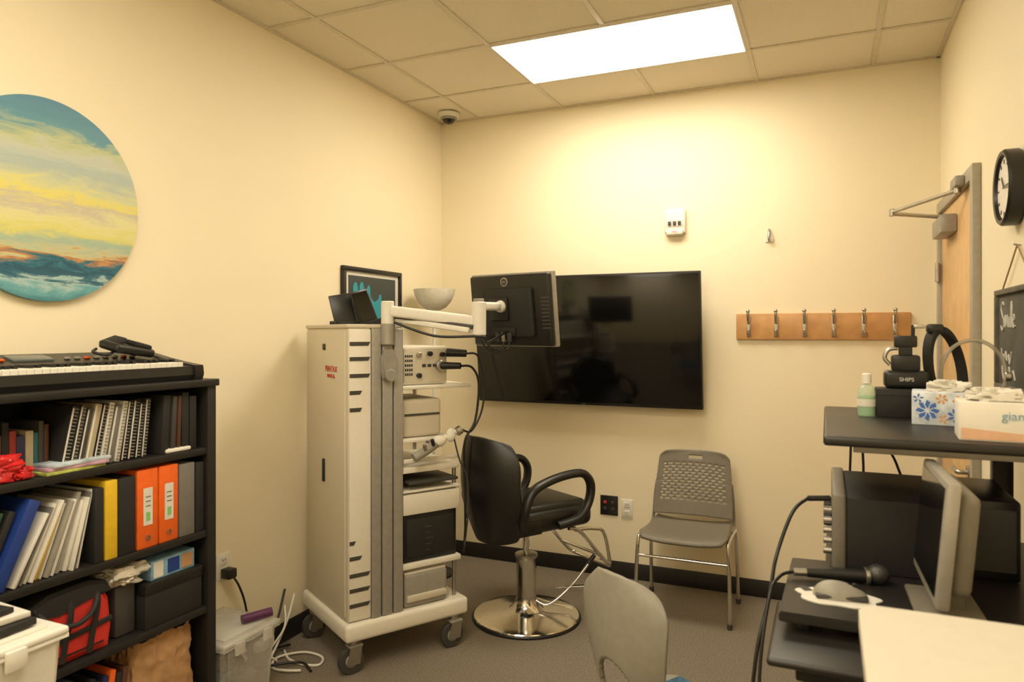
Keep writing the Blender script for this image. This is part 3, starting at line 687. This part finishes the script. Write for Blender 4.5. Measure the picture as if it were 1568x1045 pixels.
# ---------------------------------------------------------------- foreground chair
g=grp('plastic_side_chair',(-.510,2.012,0),rad(57))
def fb(u,v):
    s=u*2-1; z=.40+v*.485
    if v<.5: hw=.112+.045*(v/.5)**1.3
    else: hw=.157+.015*math.sin(math.pi/2*min(1,(v-.5)/.3))
    if v>.78: hw*= math.sqrt(max(.0,1-((v-.78)/.225)**2.4*.60))
    zz=z-(.045*abs(s)**3)*max(0,(v-.72)/.28)
    x=-.02-.06*v+.055*abs(s)**2-.03*math.sin(math.pi*v)
    return (x,s*hw,zz)
def fm(i,j,u,v):
    s=abs(u*2-1); vt=.50
    if v<vt and s<.56*math.sqrt(max(0,1-(v/vt)**4)): return False
    return True
sheet(g,'back_shell',fb,80,72,.014,GREYL,fm)
def fs(u,v):
    s=u*2-1; x=-.03+v*.42; hw=.19-.05*max(0,(.3-v)/.3)-.03*max(0,(v-.85)/.15)**2
    return (x,s*hw,.396+.012*abs(s)**3-.02*max(0,(v-.85)/.15)**2)
sheet(g,'seat_shell',fs,16,16,.014,GREYL)
box(g,'seat_pad',(.19,0,.409),(.34,.32,.02),FABBLUE,bev=.009,seg=3)
for s in(-1,1):
    tube(g,'rear_leg_%d'%(s+2),[(.05,.15*s,.386),(.02,.17*s,.25),(-.04,.19*s,.005)],.011,CHROME); tube(g,'front_leg_%d'%(s+2),[(.30,.15*s,.383),(.33,.17*s,.25),(.35,.19*s,.005)],.011,CHROME)
    tube(g,'under_rail_%d'%(s+2),[(.05,.15*s,.383),(.30,.15*s,.381)],.010,CHROME,sm=False)

# ---------------------------------------------------------------- workstation on the right
g=grp('computer_workstation')
DT=M('desk_black_laminate',(.018,.016,.0145),.4)
bx(g,'upper_shelf',-.008,.545,1.89,2.67,1.283,1.307,DT,.008,3)
prism(g,'main_shelf',[(-.095,1.64),(.545,1.64),(.545,2.46),(.0,2.46),(.0,2.05),(-.085,2.05)],'z',.022,DT,(0,0,.946),bev=.003)
bx(g,'keyboard_tray',-.11,.32,1.50,1.84,.895,.912,DT,.008,3)
bx(g,'tray_rail_a',-.06,-.035,1.67,2.0,.912,.935,BLACK,.002); bx(g,'tray_rail_b',.26,.285,1.67,2.0,.912,.935,BLACK,.002)
bx(g,'post_near',.43,.48,1.93,1.97,.04,1.283,BLACK,.003); bx(g,'post_far',.43,.48,2.40,2.44,.04,1.283,BLACK,.003)
for i in range(9): cyl(g,'post_hole_%d'%i,(.455,1.9295,1.0+i*.03),(.455,1.927,1.0+i*.03),.006,STEEL,n=12)
bx(g,'beam_under_shelf',.06,.50,1.95,1.975,1.262,1.283,ALU,.002); bx(g,'beam_under_shelf_far',.06,.50,2.40,2.425,1.262,1.283,ALU,.002)
bx(g,'shelf_support_near',.05,.48,1.935,1.965,.905,.935,BLACK,.002); bx(g,'shelf_support_far',.05,.48,2.405,2.435,.905,.935,BLACK,.002)
bx(g,'foot_near',-.02,.53,1.93,1.98,0,.045,BLACK,.006); bx(g,'foot_far',-.02,.53,2.39,2.44,0,.045,BLACK,.006)
bx(g,'lower_shelf',.05,.53,1.93,2.44,.30,.32,DT,.004)
bx(g,'tray_drop',-.06,.25,1.60,1.80,.83,.893,BLACKM,.006)
g=grp('hanging_cables')
tube(g,'cable_a',[(.06,2.60,1.30),(.07,2.68,1.28),(.075,2.69,1.20),(.07,2.68,.9),(.09,2.66,.5),(.11,2.66,.01)],.004,BLACK); tube(g,'cable_b',[(.10,2.60,1.28),(.11,2.61,1.1),(.10,2.62,.95),(.12,2.62,.6),(.14,2.6,.01)],.004,BLACK)
tube(g,'cable_c',[(.13,2.58,1.28),(.17,2.59,1.2),(.21,2.60,1.12),(.26,2.60,.9),(.28,2.58,.01)],.004,BLACK)
g=grp('stereo_amplifier')
bx(g,'case',.045,.26,1.985,2.38,.958,1.142,BLACKM,.004); bx(g,'front_panel',.012,.045,1.980,2.385,.958,1.15,GREYP,.008,3)
for i in range(5): cyl(g,'knob_%d'%i,(.012,2.002,1.0+i*.026),(-.008,2.002,1.0+i*.026),.009,STEEL)
for i in range(3): cyl(g,'dial_%d'%i,(.012,2.10+i*.09,1.06),(-.008,2.10+i*.09,1.06),.02,BLACK)
g=grp('patch_cord')
cyl(g,'jack',(.008,1.995,1.135),(-.045,1.985,1.132),.007,BLACK)
tube(g,'cord',[(-.045,1.985,1.132),(-.08,1.95,1.10),(-.115,1.90,1.0),(-.125,1.80,.93),(-.15,1.72,.80),(-.17,1.72,.5),(-.16,1.75,.15),(-.10,1.8,.012)],.0045,BLACK)
g=grp('black_equipment_case'); bx(g,'case',.27,.425,2.05,2.36,.958,1.15,BLACK,.006); 
bx(g,'grille',.285,.415,2.047,2.051,.98,1.13,DARKG,0)
g=grp('microphone')
cyl(g,'handle',(-.045,1.885,.9725),(.085,1.905,.975),.011,BLACK,.016); cyl(g,'collar',(.083,1.9045,.975),(.092,1.9065,.975),.021,STEEL)
ball(g,'grille',(.112,1.911,.981),.0235,M('mic_mesh',(.10,.095,.09),.5,.8,nscale=400,namt=.5,bump=.8),(1.1,1,1)); cyl(g,'connector',(-.075,1.879,.9715),(-.044,1.8855,.9725),.009,STEEL)
tube(grp('microphone_cord'),'cord',[(-.075,1.879,.9715),(-.105,1.85,.965),(-.125,1.78,.93),(-.14,1.70,.75),(-.13,1.70,.4),(-.09,1.72,.012)],.004,BLACK)
g=grp('mouse_pad')
pts=[(.023+ (.085+.008*math.sin(7*a))*math.cos(a),1.775+(.062+.006*math.sin(5*a))*math.sin(a)) for a in [2*math.pi*i/40 for i in range(40)]]
prism(g,'pad',pts,'z',.003,PAPER,(0,0,.9592)); box(g,'print',(-.045,1.80,.9612),(.02,.03,.0006),DARKG,rot=(0,0,.5),bev=0)
bm=bmesh.new(); bmesh.ops.create_uvsphere(bm,u_segments=28,v_segments=16,radius=1)
for v in bm.verts:
    z=max(0,v.co.z); v.co=Vector((v.co.x*.058,v.co.y*.032*(1-.12*v.co.x),z*.034*(1-.25*v.co.x)))
g=grp('computer_mouse',(.028,1.775,.961),rad(6)); fin('shell',bm,GREYL,g)
box(g,'button_split',(.034,0,.0245),(.04,.002,.004),BLACK,rot=(0,rad(22),0),bev=0); cyl(g,'scroll_wheel',(.03,-.004,.026),(.03,.004,.026),.007,BLACK)
box(g,'grip_band',(0,0,.006),(.108,.061,.009),DARKG,bev=.004)
g=grp('desktop_monitor',(.216,1.790,1.132),rot=(rad(5),0,rad(91.5)))
box(g,'bezel',(0,0,0),(.31,.026,.256),ALU,bev=.006); box(g,'screen',(0,.014,.004),(.276,.002,.220),SCREEN,bev=0)
box(g,'rear_shell',(0,-.032,0),(.26,.045,.21),GREYP,bev=.018,seg=3); box(g,'stand_neck',(0,-.045,-.11),(.07,.03,.11),GREYP,bev=.006)
box(g,'stand_foot',(0,-.03,-.161),(.20,.13,.012),GREYP,rot=(rad(-5),0,0),bev=.005)
g=grp('hand_sanitizer_bottle',(.11,2.40,1.307))
lathe(g,'bottle',[(0,0),(.024,0),(.026,.005),(.026,.07),(.022,.085),(.010,.094),(.010,.10),(0,.10)],CLEARB)
lathe(g,'gel',[(0,.002),(.022,.002),(.022,.06),(0,.06)],GREENL); lathe(g,'cap',[(0,.098),(.013,.098),(.013,.125),(.010,.128),(0,.128)],WHITEP)
lathe(g,'label',[(.0265,.03),(.0268,.03),(.0268,.052),(.0265,.052)],PAPER)
g=grp('black_gadget_box',(.19,2.43,1.307)); box(g,'carton',(0,0,.042),(.11,.10,.084),BLACKM,bev=.003); box(g,'lid_line',(0,0,.066),(.112,.102,.002),BLACK,bev=0)
g=grp('endoscope_light_unit',(.215,2.43,1.391))
box(g,'body',(0,0,.027),(.115,.08,.052),BLACK,bev=.012,seg=3); box(g,'mid_block',(.0,0,.075),(.075,.05,.05),BLACK,bev=.008); box(g,'neck',(0,0,.11),(.035,.03,.03),BLACKM,bev=.004)
box(g,'upper_block',(.0,0,.14),(.06,.035,.035),BLACK,bev=.005); cyl(g,'antenna',(.02,0,.155),(.02,0,.19),.005,BLACK); tube(g,'clamp',[(-.04,0,.07),(-.055,0,.09),(-.045,0,.115),(-.02,0,.12)],.006,STEEL)
box(g,'side_lever',(.035,-.01,.185),(.03,.012,.012),STEEL,bev=.003)
text(g,'label','SHIPS',.016,PAPER,(0,-.0405,.028),(rad(90),0,0))
g=grp('headlight_headband',(.345,2.52,1.308))
def band(nm,c,a,b,w,t,tilt,yaw,mat,a0=0,a1=360):
    bm=bmesh.new(); R=Matrix.Rotation(yaw,3,'Z')@Matrix.Rotation(tilt,3,'Y'); rr=[]
    for i in range(49):
        an=rad(a0+(a1-a0)*i/48); p=[]
        for (k,y) in ((1,-w/2),(1,w/2),(1-t/a,w/2),(1-t/a,-w/2)): p.append(bm.verts.new(Vector(c)+R@Vector((a*k*math.cos(an),y,b*k*math.sin(an)))))
        rr.append(p)
    for i in range(48):
        A=rr[i];B=rr[i+1]
        for j in range(4): bm.faces.new((A[j],A[(j+1)%4],B[(j+1)%4],B[j]))
    return fin(nm,bm,mat,g)
band('strap',(-.015,0,.135),.058,.135,.036,.008,rad(-12),rad(32),BLACKM)
N=16
R=Matrix.Rotation(rad(12),3,'Z')
tube(g,'clear_visor_rim',[Vector((.055,-.01,.125))+R@Vector((.088*math.cos(2*math.pi*i/N),0,.102*math.sin(2*math.pi*i/N))) for i in range(N)],.006,clearp('visor_rim',(.42,.38,.31),.55),cyc=True,k=4)
box(g,'lamp_module',(-.045,-.015,.262),(.045,.045,.028),BLACK,bev=.008); cyl(g,'buckle',(.135,-.01,.12),(.15,-.01,.12),.014,STEEL)
g=grp('tissue_box',(.285,2.275,1.307),rad(-6))
FL=M('tissue_floral',(.62,.68,.74),.5,namt=.25,nscale=35)
box(g,'carton',(0,0,.045),(.135,.11,.09),FL,bev=.003)
LB2=M('petal_blue',(.06,.16,.50),.5); OR2=M('petal_orange',(.75,.32,.06),.5)
for q,(px,pz,sc,m,n_) in enumerate(((-.030,.040,1.7,LB2,8),(.035,.028,1.2,LB2,7),(.045,.066,1.1,OR2,6),(.003,.072,.9,OR2,6),(-.052,.072,.8,LB2,5),(.008,.018,.8,OR2,5))):
    for i in range(n_):
        a=i*2*math.pi/n_+q
        prism(g,'petal_%d_%d'%(q,i),[(.003*sc,0),(.009*sc,.0035*sc),(.017*sc,.001*sc),(.013*sc,-.004*sc)],'y',.0008,m,(px,-.0554,pz),(0,-a,0))
crinkle(g,'tissue',(.02,0,.100),(.055,.04,.022),PAPER,.6,6)
g=grp('tissue_box',(.405,1.995,1.307),rad(-4))
box(g,'carton',(0,0,.045),(.24,.12,.09),WHITEP,bev=.003)
PO=M('pale_orange',(.74,.46,.30),.5)
prism(g,'orange_band',[(-.115,.004),(.115,.004),(.115,.024),(.02,.020),(-.115,.030)],'y',.0008,PO,(0,-.0606,0)); box(g,'teal_corner',(.10,-.0607,.052),(.036,.001,.06),M('box_teal',(.15,.48,.42),.5),bev=0)
lathe(g,'orange_spot',[(0,0),(.012,0),(.012,.001),(0,.001)],ORANGE,(.10,-.0612,.055),(rad(90),0,0))
text(g,'print','giant',.028,LBLUE,(-.01,-.0612,.06),(rad(90),0,0),.0002)
crinkle(g,'tissue',(-.045,0,.100),(.06,.04,.022),PAPER,.6,11)

# ---------------------------------------------------------------- white desk (foreground right)
g=grp('white_standing_desk')
pts=[]; x0,x1,y0,y1,r=.048,.545,.55,1.34,.03
for cx,cy,a0 in ((x1-r,y1-r,0),(x0+r,y1-r,90),(x0+r,y0+r,180),(x1-r,y0+r,270)):
    for k in range(7):
        a=rad(a0+15*k); pts.append((cx+r*math.cos(a),cy+r*math.sin(a)))
prism(g,'top',pts,'z',.028,M('white_laminate',(.62,.58,.49),.5,namt=.02),(0,0,1.086),bev=.003)
for i,(a,b) in enumerate(((.12,.62),(.12,1.27),(.49,.62),(.49,1.27))): bx(g,'leg_%d'%i,a-.02,a+.02,b-.02,b+.02,0,1.072,ALU,.004)
bx(g,'apron',.12,.49,1.26,1.28,1.0,1.06,ALU,.002)

# ---------------------------------------------------------------- loose cables by cart
g=grp('floor_cables')
tube(g,'white_coil',[(-2.42,2.74,.006),(-2.34,2.68,.006),(-2.24,2.66,.007),(-2.17,2.69,.006),(-2.21,2.76,.006),(-2.32,2.76,.009),(-2.39,2.66,.012),(-2.35,2.58,.006),(-2.27,2.57,.012),(-2.20,2.60,.012)],.006,WHITEP)
tube(g,'white_lead',[(-2.46,2.86,.24),(-2.45,2.80,.14),(-2.43,2.70,.05),(-2.40,2.62,.02),(-2.36,2.56,.006)],.006,WHITEP)
tube(g,'white_lead_b',[(-2.47,2.80,.20),(-2.42,2.74,.12),(-2.44,2.66,.03),(-2.36,2.62,.02)],.005,WHITEP)
tube(g,'black_lead',[(-2.485,2.58,.16),(-2.46,2.64,.08),(-2.44,2.70,.14),(-2.47,2.80,.28)],.006,BLACK)
tube(g,'black_lead_b',[(-2.485,2.54,.02),(-2.43,2.60,.05),(-2.44,2.70,.03),(-2.42,2.78,.02)],.006,BLACK)
tube(g,'black_lead_c',[(-2.44,2.52,.008),(-2.34,2.58,.02),(-2.25,2.66,.015),(-2.16,2.62,.008)],.006,BLACK)
box(g,'plug_block',(-2.455,2.64,.075),(.05,.10,.045),WHITEP,rot=(.2,.1,.1),bev=.008)

# ---------------------------------------------------------------- world + camera
w=bpy.data.worlds.new('world'); S.world=w; w.use_nodes=True
w.node_tree.nodes['Background'].inputs[0].default_value=(1,.85,.65,1); w.node_tree.nodes['Background'].inputs[1].default_value=.05
c=bpy.data.cameras.new('camera'); co=bpy.data.objects.new('camera',c); COL.objects.link(co)
co.location=(0,0,1.557); co.rotation_euler=(rad(90),0,rad(23.78))
c.sensor_width=36; c.lens=1094/1568*36; c.shift_y=-12.5/1568; c.clip_start=.05
c.dof.use_dof=True; c.dof.focus_distance=3.7; c.dof.aperture_fstop=4
S.camera=co
